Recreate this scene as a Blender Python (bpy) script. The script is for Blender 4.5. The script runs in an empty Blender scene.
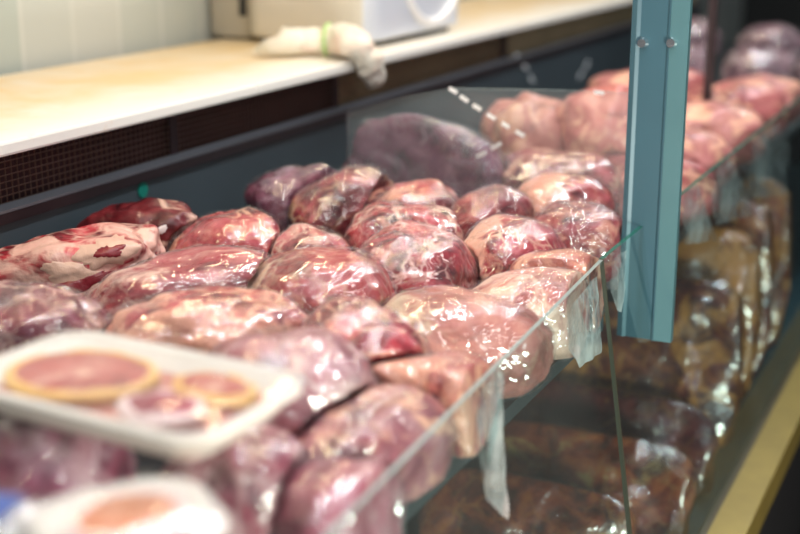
import bpy, bmesh, math, random
from mathutils import Vector, Matrix, noise

C = bpy.context.scene.collection
rnd = random.Random(7)
PI = math.pi

# ------------------------------------------------------------------ camera frame
FPX = 1300.0
CAMZ = 1.35
VU, VV = 1040 - 400, 267 + 97
PIT = math.atan2(VV, FPX)
YAW = math.atan2(VU, math.hypot(FPX, VV))
CF = Vector((-math.sin(YAW) * math.cos(PIT), math.cos(YAW) * math.cos(PIT), -math.sin(PIT)))
CR = Vector((math.cos(YAW), math.sin(YAW), 0))
CU = CR.cross(CF)
EYE = Vector((0, 0, CAMZ))


def ray(px, py):
    return CF * FPX + CR * (px - 400) + CU * (267 - py)


def on_z(px, py, drop):           # point that lies `drop` metres below the eye
    d = ray(px, py)
    return EYE + d * (drop / -d.z)


def on_y(px, py, y):
    d = ray(px, py)
    return EYE + d * (y / d.y)


def on_x(px, py, x):
    d = ray(px, py)
    return EYE + d * (x / d.x)


cam_d = bpy.data.cameras.new('camera')
cam = bpy.data.objects.new('camera', cam_d)
C.objects.link(cam)
cam_d.sensor_width = 36
cam_d.lens = FPX * 36 / 800
cam.matrix_world = Matrix(((CR.x, CU.x, -CF.x, EYE.x), (CR.y, CU.y, -CF.y, EYE.y), (CR.z, CU.z, -CF.z, EYE.z), (0, 0, 0, 1)))
cam_d.clip_start = 0.02
cam_d.dof.use_dof = True
cam_d.dof.focus_distance = 1.69
cam_d.dof.aperture_fstop = 2.3
bpy.context.scene.camera = cam

# ------------------------------------------------------------------ object helpers


def tag(o, label=None, cat=None, group=None, kind=None):
    if label: o['label'] = label
    if cat: o['category'] = cat
    if group: o['group'] = group
    if kind: o['kind'] = kind
    return o


def link(name, bm, mats, parent=None, smooth=False, loc=None, rot=None, bevel=0, seg=2):
    me = bpy.data.meshes.new(name)
    bmesh.ops.recalc_face_normals(bm, faces=bm.faces[:])
    bm.to_mesh(me)
    bm.free()
    if not isinstance(mats, (list, tuple)): mats = [mats]
    for m in mats: me.materials.append(m)
    if smooth:
        for p in me.polygons: p.use_smooth = True
    o = bpy.data.objects.new(name, me)
    C.objects.link(o)
    if parent: o.parent = parent
    if loc is not None: o.location = loc
    if rot is not None: o.rotation_euler = rot
    if bevel:
        b = o.modifiers.new('bevel', 'BEVEL')
        b.width = bevel; b.segments = seg; b.limit_method = 'ANGLE'
    return o


def empty(name, loc, rotz=0.0):
    o = bpy.data.objects.new(name, None)
    o.empty_display_size = .05
    C.objects.link(o)
    o.location = loc
    o.rotation_euler = (0, 0, rotz)
    return o


def box(bm, x0, x1, y0, y1, z0, z1):
    vs = [bm.verts.new((x, y, z)) for x in (x0, x1) for y in (y0, y1) for z in (z0, z1)]
    for f in ((0, 1, 3, 2), (4, 6, 7, 5), (0, 4, 5, 1), (2, 3, 7, 6), (0, 2, 6, 4), (1, 5, 7, 3)):
        bm.faces.new([vs[i] for i in f])
    return vs


def prism(bm, poly, axis, a, b):
    """poly: list of 2-D points, extruded along axis from a to b"""
    def P(p, t):
        return {'x': (t, p[0], p[1]), 'y': (p[0], t, p[1]), 'z': (p[0], p[1], t)}[axis]
    v0 = [bm.verts.new(P(p, a)) for p in poly]
    v1 = [bm.verts.new(P(p, b)) for p in poly]
    n = len(poly)
    fa = bm.faces.new(v0[::-1]); fb = bm.faces.new(v1)
    side = [bm.faces.new((v0[i], v0[(i + 1) % n], v1[(i + 1) % n], v1[i])) for i in range(n)]
    return fa, fb, side


def tube(bm, pts, r, n=10, radii=None, squash=1.0):
    pts = [Vector(p) for p in pts]
    rings = []
    for i, p in enumerate(pts):
        t = (pts[min(i + 1, len(pts) - 1)] - pts[max(i - 1, 0)]).normalized()
        a = t.cross(Vector((0, 0, 1)))
        if a.length < 1e-4: a = Vector((1, 0, 0))
        a.normalize(); b = a.cross(t)
        rr = radii[i] if radii else r
        rings.append([bm.verts.new(p + a * rr * math.cos(k * 2 * PI / n) + b * rr * squash * math.sin(k * 2 * PI / n)) for k in range(n)])
    for i in range(len(rings) - 1):
        for k in range(n):
            bm.faces.new((rings[i][k], rings[i][(k + 1) % n], rings[i + 1][(k + 1) % n], rings[i + 1][k]))
    bm.faces.new(rings[0][::-1]); bm.faces.new(rings[-1])


# ------------------------------------------------------------------ node helpers
class N:
    def __init__(s, name):
        s.m = bpy.data.materials.new(name)
        s.m.use_nodes = True
        s.t = s.m.node_tree
        s.t.nodes.clear()
        s.out = s.t.nodes.new('ShaderNodeOutputMaterial')

    def n(s, typ, **kw):
        nd = s.t.nodes.new('ShaderNode' + typ)
        for k, v in kw.items():
            if k[0] == '_': setattr(nd, k[1:], v)
        for k, v in kw.items():
            if k[0] == '_': continue
            key = int(k[1:]) if (k[0] == 'i' and k[1:].isdigit()) else k.replace('__', ' ')
            s.set(nd.inputs[key], v)
        return nd

    def set(s, sock, v):
        if isinstance(v, bpy.types.NodeSocket): s.t.links.new(v, sock)
        elif isinstance(v, bpy.types.Node): s.t.links.new(v.outputs[0], sock)
        elif isinstance(v, (tuple, list)) and len(v) == 3 and sock.type == 'RGBA': sock.default_value = (*v, 1)
        else: sock.default_value = v

    def math(s, op, a, b=None, c=None, clamp=False):
        nd = s.t.nodes.new('ShaderNodeMath'); nd.operation = op; nd.use_clamp = clamp
        s.set(nd.inputs[0], a)
        if b is not None: s.set(nd.inputs[1], b)
        if c is not None: s.set(nd.inputs[2], c)
        return nd.outputs[0]

    def mix(s, f, a, b, blend='MIX'):
        nd = s.t.nodes.new('ShaderNodeMix'); nd.data_type = 'RGBA'; nd.blend_type = blend
        s.set(nd.inputs[0], f); s.set(nd.inputs[6], a); s.set(nd.inputs[7], b)
        return nd.outputs[2]

    def ramp(s, f, stops, interp='LINEAR'):
        nd = s.t.nodes.new('ShaderNodeValToRGB'); nd.color_ramp.interpolation = interp
        e = nd.color_ramp.elements
        while len(e) < len(stops): e.new(.5)
        for i, (p, c) in enumerate(stops):
            e[i].position = p
            e[i].color = (c, c, c, 1) if isinstance(c, (int, float)) else (*c, 1)
        s.set(nd.inputs[0], f)
        return nd.outputs[0]

    def coord(s, offset=(0, 0, 0), scale=(1, 1, 1), rot=(0, 0, 0)):
        tc = s.t.nodes.new('ShaderNodeTexCoord')
        return s.n('Mapping', Vector=tc.outputs['Object'], Location=offset, Scale=scale, Rotation=rot).outputs[0]

    def noise(s, vec, scale, detail=3, rough=.55, dist=0):
        nd = s.n('TexNoise', Vector=vec, Scale=scale, Detail=detail, Roughness=rough, Distortion=dist)
        return nd.outputs[0]

    def done(s, shader):
        s.set(s.out.inputs[0], shader)
        return s.m


def plain(name, col, rough=.5, metal=0.0, var=.12, vscale=8, bump=0.0, bscale=60, spec=.5):
    k = N(name)
    v = k.coord()
    nz = k.noise(v, vscale, 4)
    c = k.mix(nz, tuple(x * (1 - var) for x in col), tuple(min(1, x * (1 + var)) for x in col))
    p = k.n('BsdfPrincipled', Base__Color=c, Roughness=rough, Metallic=metal)
    p.inputs['Specular IOR Level'].default_value = spec
    if bump:
        b = k.n('Bump', Strength=bump, Distance=.004, Height=k.noise(v, bscale, 3))
        k.set(p.inputs['Normal'], b)
    return k.done(p)


def meat_mat(name, dark, red, pink, fat, seed, fat_amt=.3, web=.5, end=None, scale=1.0, streak=(1, 1, 1), rough=.38, bal=0.0):
    """muscle colour in broad patches, fat patches, a net of fat lines"""
    dark = tuple(c * f for c, f in zip(dark, (.62, .5, .55)))
    red = tuple(c * f for c, f in zip(red, (.80, .52, .60)))
    pink = tuple(c * f for c, f in zip(pink, (.88, .62, .68)))
    k = N(name)
    r = random.Random(seed)
    off = (r.uniform(-9, 9), r.uniform(-9, 9), r.uniform(-9, 9))
    v = k.coord(off, streak, (0, 0, r.uniform(-.4, .4)))
    bal += .06
    n1 = k.noise(v, 17 * scale, 5, .62, .6)
    base = k.ramp(n1, [(.32 + bal, dark), (.46 + bal, red), (.64 + bal, pink)])
    grain = k.noise(k.coord(off, (14, 60, 60)), 6, 3, .6)
    base = k.mix(k.ramp(grain, [(.40, 0.0), (.8, .35)]), base, k.mix(.6, base, pink))
    # fat web
    wv = k.n('VectorMath', _operation='ADD', i0=v, i1=k.n('VectorMath', _operation='SCALE', i0=k.n('TexNoise', Vector=v, Scale=22 * scale, Detail=3).outputs[1], Scale=.06)).outputs[0]
    vo = k.n('TexVoronoi', _feature='DISTANCE_TO_EDGE', Vector=wv, Scale=26 * scale)
    line = k.ramp(vo.outputs[0], [(0, 1.0), (.035, .75), (.11, 0.0)])
    lm = k.math('MULTIPLY', line, k.ramp(k.noise(v, 15 * scale, 2), [(.42, 0.0), (.62, 1.0)]))
    base = k.mix(k.math('MULTIPLY', lm, web), base, fat)
    # fat patches
    fm = k.noise(k.coord(tuple(-o for o in off), streak), 13 * scale, 5, .6, 1.2)
    if end:
        ax, lo, hi = end
        sx = k.t.nodes.new('ShaderNodeSeparateXYZ')
        tc = k.t.nodes.new('ShaderNodeTexCoord')
        k.set(sx.inputs[0], tc.outputs['Object'])
        g = k.n('MapRange', Value=sx.outputs[ax], From__Min=lo, From__Max=hi, To__Min=-.25, To__Max=.32).outputs[0]
        fm = k.math('ADD', fm, g)
    t = .70 - .38 * fat_amt
    fmask = k.ramp(fm, [(t - .05, 0.0), (t + .05, .92)])
    fatc = k.mix(k.noise(v, 60 * scale, 3), fat, tuple(min(1, a * .55 + b * .45) for a, b in zip(fat, pink)))
    col = k.mix(fmask, base, fatc)
    p = k.n('BsdfPrincipled', Base__Color=col, Roughness=rough)
    p.inputs['Coat Weight'].default_value = .15
    p.inputs['Coat Roughness'].default_value = .14
    b = k.n('Bump', Strength=.5, Distance=.004, Height=k.noise(v, 70, 4, .6))
    k.set(p.inputs['Normal'], b)
    return k.done(p)


def film_mat(name, seed=0, haze=.10, rough=.10, tint=(.97, .97, .98), strength=.75, crease=1.0, stretch=(1, 1, 1)):
    """clear crinkled plastic film"""
    k = N(name)
    r = random.Random(seed)
    off = (r.uniform(-9, 9), r.uniform(-9, 9), r.uniform(-9, 9))
    v = k.coord(off, stretch, (r.uniform(-.5, .5), r.uniform(-.5, .5), r.uniform(-1.5, 1.5)))
    a = k.noise(v, 15, 3, .45, 1.6)
    wv = k.n('VectorMath', _operation='ADD', i0=v, i1=k.n('VectorMath', _operation='SCALE', i0=k.n('TexNoise', Vector=v, Scale=9).outputs[1], Scale=.12)).outputs[0]
    vo = k.n('TexVoronoi', _feature='DISTANCE_TO_EDGE', Vector=wv, Scale=24)
    ridge = k.ramp(vo.outputs[0], [(0, 1.0), (.12, .25), (.3, 0.0)])
    where = k.ramp(k.noise(v, 8, 2), [(.45, 0.0), (.62, 1.0)])
    ridge = k.math('MULTIPLY', ridge, where)
    h = k.math('ADD', k.math('MULTIPLY', a, 1.0), k.math('MULTIPLY', ridge, .35 * crease))
    bp = k.n('Bump', Strength=strength, Distance=.018, Height=h)
    fr = k.n('LayerWeight', Blend=.25, Normal=bp.outputs[0])
    fac = k.math('ADD', k.math('MULTIPLY', fr.outputs[0], .30), .11, clamp=True)
    geo = k.t.nodes.new('ShaderNodeNewGeometry')
    fac = k.math('MULTIPLY', fac, k.math('SUBTRACT', 1.0, geo.outputs['Backfacing']))
    gl = k.n('BsdfGlossy', Color=(1, 1, 1), Roughness=rough, Normal=bp.outputs[0])
    tr = k.n('BsdfTransparent', Color=tint)
    df = k.n('BsdfDiffuse', Color=(.88, .88, .9))
    hz = k.math('ADD', k.math('MULTIPLY', ridge, .13 * crease), k.math('MULTIPLY', k.ramp(k.noise(v, 13, 3), [(.4, 0.0), (.75, 1.0)]), haze), clamp=True)
    body = k.n('MixShader', i0=hz, i1=tr, i2=df)
    return k.done(k.n('MixShader', i0=fac, i1=body, i2=gl))


def glass_mat(name, tint, refl=1.0, haze=0.0):
    k = N(name)
    fr = k.n('Fresnel', IOR=1.5)
    geo = k.t.nodes.new('ShaderNodeNewGeometry')
    fac = k.math('MULTIPLY', k.math('MULTIPLY', fr.outputs[0], refl), k.math('SUBTRACT', 1.0, geo.outputs['Backfacing']))
    gl = k.n('BsdfGlossy', Color=(1, 1, 1), Roughness=.03)
    tr = k.n('BsdfTransparent', Color=tint)
    body = tr
    if haze:
        sm = k.ramp(k.noise(k.coord(), 6, 4), [(.3, haze * .5), (.7, haze)])
        body = k.n('MixShader', i0=sm, i1=tr, i2=k.n('BsdfDiffuse', Color=(.8, .86, .88)))
    return k.done(k.n('MixShader', i0=fac, i1=body, i2=gl))


# ------------------------------------------------------------------ palette
DARK = (.12, .007, .016); RED = (.48, .034, .055); PINK = (.70, .17, .18); FAT = (.82, .58, .46)
MAR = (.030, .004, .008); PUR = (.16, .05, .085); LIL = (.36, .20, .28); PEACH = (.80, .45, .30); CREAM = (.80, .66, .47)

M = {}
M['steel'] = plain('dark_teal_steel', (.060, .082, .095), .42, .2, .3, 2.5)
M['deck'] = plain('deck_steel', (.07, .085, .095), .4, .5, .25, 5)
M['tray_floor'] = plain('tray_floor_teal', (.035, .095, .12), .35, .3, .3, 6)
M['ledge'] = plain('ledge_metal', (.16, .17, .19), .4, .5, .15, 9)
M['ledge_dark'] = plain('ledge_underside', (.035, .022, .026), .5, .2, .2, 9)
M['wire'] = plain('brass_wire', (.17, .11, .085), .45, .3, .2, 20)
M['duct'] = plain('dark_duct', (.040, .012, .016), .7, 0, .6, 6)
M['duct_lit'] = plain('duct_lit_brown', (.42, .34, .20), .6, .1, .35, 4)  # same duct farther on, brownish light put into its colour
M['gold'] = plain('gold_rail', (.33, .25, .065), .42, .35, .25, 14)
M['gold_dark'] = plain('bronze_rail', (.105, .082, .040), .45, .4, .25, 14)
M['post'] = plain('teal_painted_steel', (.048, .125, .168), .42, .15, .16, 5)
M['post_light'] = plain('light_teal_steel', (.085, .20, .23), .4, .15, .16, 5)
M['chrome'] = plain('chrome', (.8, .8, .8), .15, 1, .05, 5)
M['black'] = plain('black_floor', (.004, .004, .005), .7, 0, .4, 3, spec=.1)
M['casebody'] = plain('case_body', (.02, .02, .022), .5, 0, .2, 3)
M['foam'] = plain('white_foam', (.70, .68, .64), .55, 0, .04, 30, .15, 120)
M['pad'] = plain('stained_pad', (.52, .22, .18), .5, 0, .35, 25)
M['cloth'] = None
M['glass'] = glass_mat('pane_glass', (.86, .94, .94), .5, .02)
M['glass_div'] = glass_mat('divider_glass', (.92, .96, .97), .6, .085)
M['glass_edge'] = plain('green_glass_edge', (.015, .16, .125), .2, 0, .3, 4)
M['glass_edge_pale'] = plain('pale_glass_edge', (.34, .42, .42), .25, 0, .15, 4)
M['glass_edge_dark'] = plain('dark_glass_edge', (.05, .055, .04), .3, 0, .3, 4)
M['reflection_dash'] = plain('reflection_white', (.85, .87, .88), .4, 0, .05, 20)  # solid white strips stand for reflected lamps
M['machine'] = plain('enamel_warm_lit', (.66, .62, .54), .35, 0, .03, 3)  # scale front, warm light put into the cream
M['machine_shade'] = plain('enamel_blue_shade', (.62, .67, .76), .3, 0, .03, 3)  # scale side, shade put into the bluish tone
M['machine_beige'] = plain('beige_enamel', (.50, .46, .38), .4, 0, .05, 3)
M['slot'] = plain('dark_slot', (.02, .02, .02), .5)
M['loop'] = plain('white_loop', (.9, .92, .96), .3)
M['band'] = plain('green_rubber', (.45, .75, .25), .5)
M['bluelabel'] = plain('blue_label', (.05, .10, .34), .5, 0, .15, 30)
M['sticker'] = plain('green_sticker', (.0, .20, .15), .5)
M['darkwall'] = plain('dark_wall', (.018, .022, .026), .6, 0, .5, 2)

# worktop: polyethylene board, stained yellow toward the middle
k = N('stained_cutting_board')
v = k.coord()
sx = k.n('SeparateXYZ', Vector=v)
g = k.n('MapRange', Value=sx.outputs[0], From__Min=-.02, From__Max=-.20, To__Min=0.0, To__Max=1.0).outputs[0]
st = k.math('MULTIPLY', g, k.ramp(k.noise(v, 5, 5, .6, 1), [(.28, .35), (.62, 1.0)]))
col = k.mix(st, (.86, .86, .82), (.84, .62, .33))
col = k.mix(k.ramp(k.noise(k.coord((3, 1, 0), (3, 1, 1)), 9, 5, .7), [(.60, 0.0), (.78, .55)]), col, (.72, .46, .17))
M['board'] = k.done(k.n('BsdfPrincipled', Base__Color=col, Roughness=.42))

# tiled wall
k = N('pale_wall_tiles')
v = k.coord()
sx = k.n('SeparateXYZ', Vector=v)
cv = k.n('CombineXYZ', X=sx.outputs[1], Y=sx.outputs[2])
br = k.n('TexBrick', Vector=cv, Scale=1.0, Mortar__Size=.006, Brick__Width=.15, Row__Height=.30, Color1=(.46, .52, .49), Color2=(.56, .59, .56), Mortar=(.60, .63, .60))
br.offset = 0
p = k.n('BsdfPrincipled', Base__Color=br.outputs[0], Roughness=.22)
M['tiles'] = k.done(p)

# cloth
k = N('white_cotton')
v = k.coord()
c = k.mix(k.ramp(k.noise(v, 14, 3), [(.50, 0.0), (.72, .7)]), (.82, .78, .68), (.80, .52, .42))
p = k.n('BsdfPrincipled', Base__Color=c, Roughness=.9)
k.set(p.inputs['Normal'], k.n('Bump', Strength=.5, Distance=.004, Height=k.noise(v, 45, 4)))
M['cloth'] = k.done(p)

FILM = [film_mat('clear_film_%s' % w, i * 5 + 1, hz, rg, strength=s, crease=cr) for i, (w, hz, rg, s, cr) in enumerate((
    ('tight', .02, .065, .45, .6), ('crinkled', .04, .06, .75, .8), ('loose', .03, .055, .42, .5), ('milky', .08, .09, .7, .9)))]
FILM_TRAY = film_mat('stretch_film', 91, .05, .06, strength=.28, crease=.3)
FILM_EDGE = film_mat('white_film_edge', 77, .62, .18, strength=.8, crease=1.4)

# ------------------------------------------------------------------ meat shapes


def se(n, p):
    """superellipsoid radius along unit n"""
    return (abs(n.x) ** p + abs(n.y) ** p + abs(n.z) ** p) ** (-1.0 / p)


def shape(n, D, seed, p, taper, lump, bend, wrap):
    q = n * se(n, p)
    x, y, z = q.x, q.y, q.z
    w = 1 - taper * x
    s = Vector((seed * 3.17, seed * 1.31, -seed * 2.03))
    l1 = noise.noise(n * 1.35 + s)
    l2 = noise.noise(n * 3.1 - s)
    if wrap:
        rr = 1 + lump * max(l1, -.05) * 1.0 + lump * .45 * max(l2, 0) + .014
        ang = math.atan2(n.z, n.y)
        pl = noise.noise(Vector((math.cos(ang) * 5, math.sin(ang) * 5, n.x * 1.2)) + s)
        rr += .035 * max(0, pl) * (.35 + abs(n.x) ** 2 * 1.3)
        cr = 1 - abs(noise.noise(Vector((n.x * 5, n.y * 9, n.z * 9)) + s))
        rr += .02 * max(0, cr - .82) / .18
    else:
        rr = 1 + lump * l1 + lump * .45 * l2 + .02 * noise.noise(n * 7 + s)
    P = Vector((x * D[0] * rr, y * D[1] * w * rr, z * D[2] * w * rr))
    P.z += bend * (x * x - .3) * D[2]
    if P.z < -D[2] * .86: P.z = -D[2] * .86 - (.0 if not wrap else .0015)
    return P


def meat_bm(D, seed, p=2.5, taper=0., lump=.16, bend=0., wrap=False, sub=6):
    bm = bmesh.new()
    bmesh.ops.create_icosphere(bm, subdivisions=sub, radius=1)
    for v in bm.verts:
        v.co = shape(v.co.normalized(), D, seed, p, taper, lump, bend, wrap)
    return bm


def bag_tail(bm, D, seed, side, length, flare=1.0, droop=0.0):
    """gathered end of a plastic bag leaving the +x / -x end"""
    r = random.Random(seed)
    nu, nv = 12, 28
    ph = r.uniform(0, 6); g = []
    for i in range(nu):
        u = i / (nu - 1)
        row = []
        for j in range(nv):
            t = j / (nv - 1) * 2 - 1
            wd = D[1] * (.32 + (.42 * flare) * u)
            zz = .35 * D[2] * (1 - u) * (1 - t * t) + .006 * (1 + u) * math.sin(9 * t + ph) + .004 * math.sin(23 * t + 2 * ph + 3 * u)
            row.append(bm.verts.new((side * (D[0] * .93 + length * u + .004 * math.sin(7 * t + ph)), t * wd, zz - droop * u * u * length - D[2] * .1)))
        g.append(row)
    for i in range(nu - 1):
        for j in range(nv - 1):
            bm.faces.new((g[i][j], g[i][j + 1], g[i + 1][j + 1], g[i + 1][j]))


REG = []
SOLID = []


def meat(name, cat, label, px, ptop, drop, L, W, H, yaw, mat, seed, film=None, p=2.5, taper=0., lump=.16, bend=0., tilt=0., roll=0., sub=6, group=None, tails=()):
    """px, ptop: where the photo shows the top; drop: how far the top lies below the eye"""
    top = on_z(px, ptop, drop)
    D = (L / 2, W / 2, H / 2)
    loc = top - Vector((0, 0, D[2] * 1.0))
    o = link(name, meat_bm(D, seed, p, taper, lump, bend, False, sub), mat, None, True, loc, (math.radians(roll), math.radians(tilt), YAW + math.radians(yaw)))
    tag(o, label, cat, group)
    REG.append([o, None])
    if film is not None:
        wb = meat_bm(D, seed, p, taper, lump, bend, True, sub)
        for (sd, ln, fl, dr) in tails: bag_tail(wb, D, seed + 3, sd, ln, fl, dr)
        w = link('plastic_wrap', wb, film, o, True)
        REG[-1][1] = w
    return o


# ------------------------------------------------------------------ room shell
XB = -1.25        # face of the steel back panel
ZW = CAMZ - .304  # worktop
bm = bmesh.new(); box(bm, -2.2, 6, -2.5, 9, -.05, 0)
tag(link('floor', bm, M['black']), kind='structure')
bm = bmesh.new(); box(bm, -1.82, -1.72, -2.5, 9, 0, 3.0)
tag(link('wall_left', bm, M['tiles']), kind='structure')
bm = bmesh.new(); box(bm, -2.2, 6, 9, 9.1, 0, 3.0)
tag(link('wall_back', bm, M['darkwall']), kind='structure')

# ------------------------------------------------------------------ display case
Z_DECK = CAMZ - .575
Z_LOW = CAMZ - 1.06
Y0, Y1 = -.2, 5.6
case = tag(empty('display_case', (-.8, 2.5, 0)), 'long refrigerated meat display case with dark steel back, teal post and gold front rail', 'display case')
case_inv = Matrix.Translation((.8, -2.5, 0))


def cpart(name, bm, mats, parent=None, **kw):
    bmesh.ops.transform(bm, matrix=case_inv, verts=bm.verts[:])
    return link(name, bm, mats, parent or case, **kw)


bm = bmesh.new(); box(bm, XB - .03, XB, Y0, Y1, Z_DECK - .02, CAMZ - .412)
cpart('back_panel', bm, M['steel'])
bm = bmesh.new(); box(bm, XB, -.50, Y0, 1.74, Z_DECK - .02, Z_DECK); box(bm, XB, -.60, 1.74, 1.88, Z_DECK - .02, Z_DECK); box(bm, XB, -.52, 1.88, Y1, Z_DECK - .02, Z_DECK)
cpart('deck', bm, M['deck'])
bm = bmesh.new(); box(bm, XB, -.41, Y0, Y1, Z_LOW - .02, Z_LOW)
cpart('lower_tray', bm, M['tray_floor'])
bm = bmesh.new(); box(bm, XB - .40, XB - .031, Y0, Y1, 0, ZW - .025); box(bm, XB - .03, -.42, Y0, Y1, 0, Z_LOW - .02)
cpart('cabinet_body', bm, M['casebody'])
# ledge under the grille
bm = bmesh.new(); prism(bm, [(XB - .005, CAMZ - .403), (XB + .014, CAMZ - .407), (XB + .014, CAMZ - .411), (XB - .005, CAMZ - .411)], 'y', Y0, Y1)
cpart('ledge', bm, M['ledge'])
bm = bmesh.new(); prism(bm, [(XB, CAMZ - .4115), (XB + .013, CAMZ - .4115), (XB + .009, CAMZ - .428), (XB, CAMZ - .430)], 'y', Y0, Y1)
cpart('ledge_lip', bm, M['ledge_dark'])
# duct behind the grilles
bm = bmesh.new(); box(bm, XB - .03, XB - .022, Y0, 2.35, CAMZ - .411, CAMZ - .328)
cpart('duct_back', bm, M['duct'])
bm = bmesh.new(); box(bm, XB - .03, XB - .022, 2.35, Y1, CAMZ - .411, CAMZ - .328)
cpart('duct_back', bm, M['duct_lit'])
for (a, b, ny) in ((.62, 1.76, 7), (1.78, 2.33, 7), (2.36, 3.3, 3)):
    bm = bmesh.new()
    z0, z1 = CAMZ - .403, CAMZ - .336
    t = .0005
    n = int((b - a) / .0125)
    for i in range(n + 1):
        y = a + (b - a) * i / n
        box(bm, XB - .010, XB - .008, y - t, y + t, z0, z1)
    for j in range(ny + 1):
        z = z0 + (z1 - z0) * j / ny
        box(bm, XB - .008, XB - .006, a, b, z - t, z + t)
    g = cpart('vent_grille', bm, M['wire'])
    bm = bmesh.new(); box(bm, XB - .012, XB - .004, b, b + .02, z0, z1)
    cpart('grille_frame', bm, M['ledge_dark'], g).matrix_parent_inverse = Matrix.Identity(4)
bm = bmesh.new()
c0 = on_x(143, 190, XB + .0015)
bmesh.ops.create_cone(bm, cap_ends=True, segments=20, radius1=.0125, radius2=.0125, depth=.002, matrix=Matrix.Translation(c0) @ Matrix.Rotation(PI / 2, 4, 'Y'))
tag(cpart('sticker', bm, M['sticker']), 'small round green sticker')

# front glass: slants outward toward the rail
ZR = CAMZ - 1.0
ZT = CAMZ - .45


def glass_x(y, z):
    """inner face of the front glass"""
    xt = -.470 if y > 1.6 else -.468 + (1.6 - y) * .052
    xb = -.388 + (0 if y > 1.6 else (1.6 - y) * .006)
    f = (ZT - z) / (ZT - ZR)
    return xt + (xb - xt) * f


def pane(name, y0, y1, th, edge_top, edge_side, off=0.0):
    bm = bmesh.new()
    zb = ZR - .014
    def q(y, z, o): return bm.verts.new((glass_x(y, z) + o + off, y, z))
    V = [[[q(y, z, o) for o in (0, th)] for z in (zb, ZT)] for y in (y0, y1)]
    F = lambda *v: bm.faces.new(v)
    F(V[0][0][0], V[0][1][0], V[1][1][0], V[1][0][0]); F(V[0][0][1], V[1][0][1], V[1][1][1], V[0][1][1])
    F(V[0][0][0], V[1][0][0], V[1][0][1], V[0][0][1])
    F(V[0][1][0], V[0][1][1], V[1][1][1], V[1][1][0]).material_index = 1
    F(V[0][0][0], V[0][0][1], V[0][1][1], V[0][1][0]).material_index = 2
    F(V[1][0][0], V[1][1][0], V[1][1][1], V[1][0][1]).material_index = 2
    return cpart(name, bm, [M['glass'], edge_top, edge_side])


pane('glass_pane', .30, 1.597, .005, M['glass_edge_pale'], M['glass_edge_dark'])
pane('glass_pane', 1.603, 4.4, .006, M['glass_edge'], M['glass_edge_dark'])
# rail
bm = bmesh.new(); prism(bm, [(-.398, ZR - .016), (-.388, ZR - .016), (-.388, ZR), (-.374, ZR - .002), (-.374, ZR - .05), (-.398, ZR - .05)], 'y', Y0, Y1)
r0 = cpart('front_rail', bm, M['gold_dark'])
bm = bmesh.new(); prism(bm, [(-.374, ZR + .004), (-.317, ZR + .002), (-.314, ZR - .05), (-.374, ZR - .05)], 'y', Y0, Y1)
cpart('rail_cap', bm, M['gold'], r0)
bm = bmesh.new(); box(bm, -.405, -.3205, Y0, Y1, 0.0, ZR - .051)
cpart('front_panel', bm, M['casebody'])

# post
yp = 1.80
pl, pr = on_y(627, 120, yp).x, on_y(684, 120, yp).x
bm = bmesh.new()
w = pr - pl
prism(bm, [(pl, yp), (pl + w * .10, yp - .003), (pl + w * .16, yp), (pl + w * .62, yp), (pl + w * .66, yp - .003), (pl + w * .68, yp - .003), (pl + w * .68, yp + .012), (pl, yp + .012)], 'z', CAMZ - .62, CAMZ + .25)
post = cpart('post', bm, M['post'])
bm = bmesh.new(); box(bm, pl + w * .682, pr, yp - .002, yp + .011, CAMZ - .62, CAMZ + .25)
cpart('post_flange', bm, M['post_light'], post)
for bx_ in (642, 671):
    bm = bmesh.new()
    c = on_y(bx_, 43, yp - .004)
    mt = Matrix.Translation(c) @ Matrix.Rotation(PI / 2, 4, 'X')
    bmesh.ops.create_cone(bm, cap_ends=True, segments=16, radius1=.0085, radius2=.006, depth=.007, matrix=mt)
    cpart('bolt', bm, M['chrome'], post, smooth=False)
# thin far post
yq = 2.95
a, b = on_y(705, 60, yq), on_y(713, 60, yq)
bm = bmesh.new(); box(bm, a.x, b.x, yq, yq + .02, Z_DECK, CAMZ + .4)
cpart('post', bm, M['ledge_dark'])

# glass divider across the case, with a lamp row's reflection painted as white dashes
yd = 2.06
corners = [(349, 176), (347, 112), (400, 98), (452, 89), (540, 90), (628, 93), (628, 190)]
poly = [(on_y(px, py, yd).x, on_y(px, py, yd).z) for px, py in corners]
poly[0] = (poly[1][0], Z_DECK); poly[-1] = (poly[-2][0], Z_DECK)
bm = bmesh.new()
fa, fb, side = prism(bm, poly, 'y', yd, yd + .006)
for i in (1, 2, 3, 4): side[i].material_index = 1
side[0].material_index = 2
div = cpart('glass_divider', bm, [M['glass_div'], M['glass_edge_pale'], M['ledge']])
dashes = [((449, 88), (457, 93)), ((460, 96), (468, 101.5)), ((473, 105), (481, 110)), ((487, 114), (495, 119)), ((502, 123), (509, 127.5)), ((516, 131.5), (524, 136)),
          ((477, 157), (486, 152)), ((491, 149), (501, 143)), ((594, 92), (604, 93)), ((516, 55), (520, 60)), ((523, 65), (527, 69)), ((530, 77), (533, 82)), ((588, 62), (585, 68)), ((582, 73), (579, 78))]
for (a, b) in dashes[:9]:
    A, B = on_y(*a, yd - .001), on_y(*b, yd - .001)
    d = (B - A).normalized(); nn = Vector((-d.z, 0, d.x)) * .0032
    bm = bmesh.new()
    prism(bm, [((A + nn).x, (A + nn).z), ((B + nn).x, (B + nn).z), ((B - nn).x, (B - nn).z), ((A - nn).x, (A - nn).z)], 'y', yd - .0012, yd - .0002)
    cpart('reflection_dash', bm, M['reflection_dash'], div)
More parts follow.
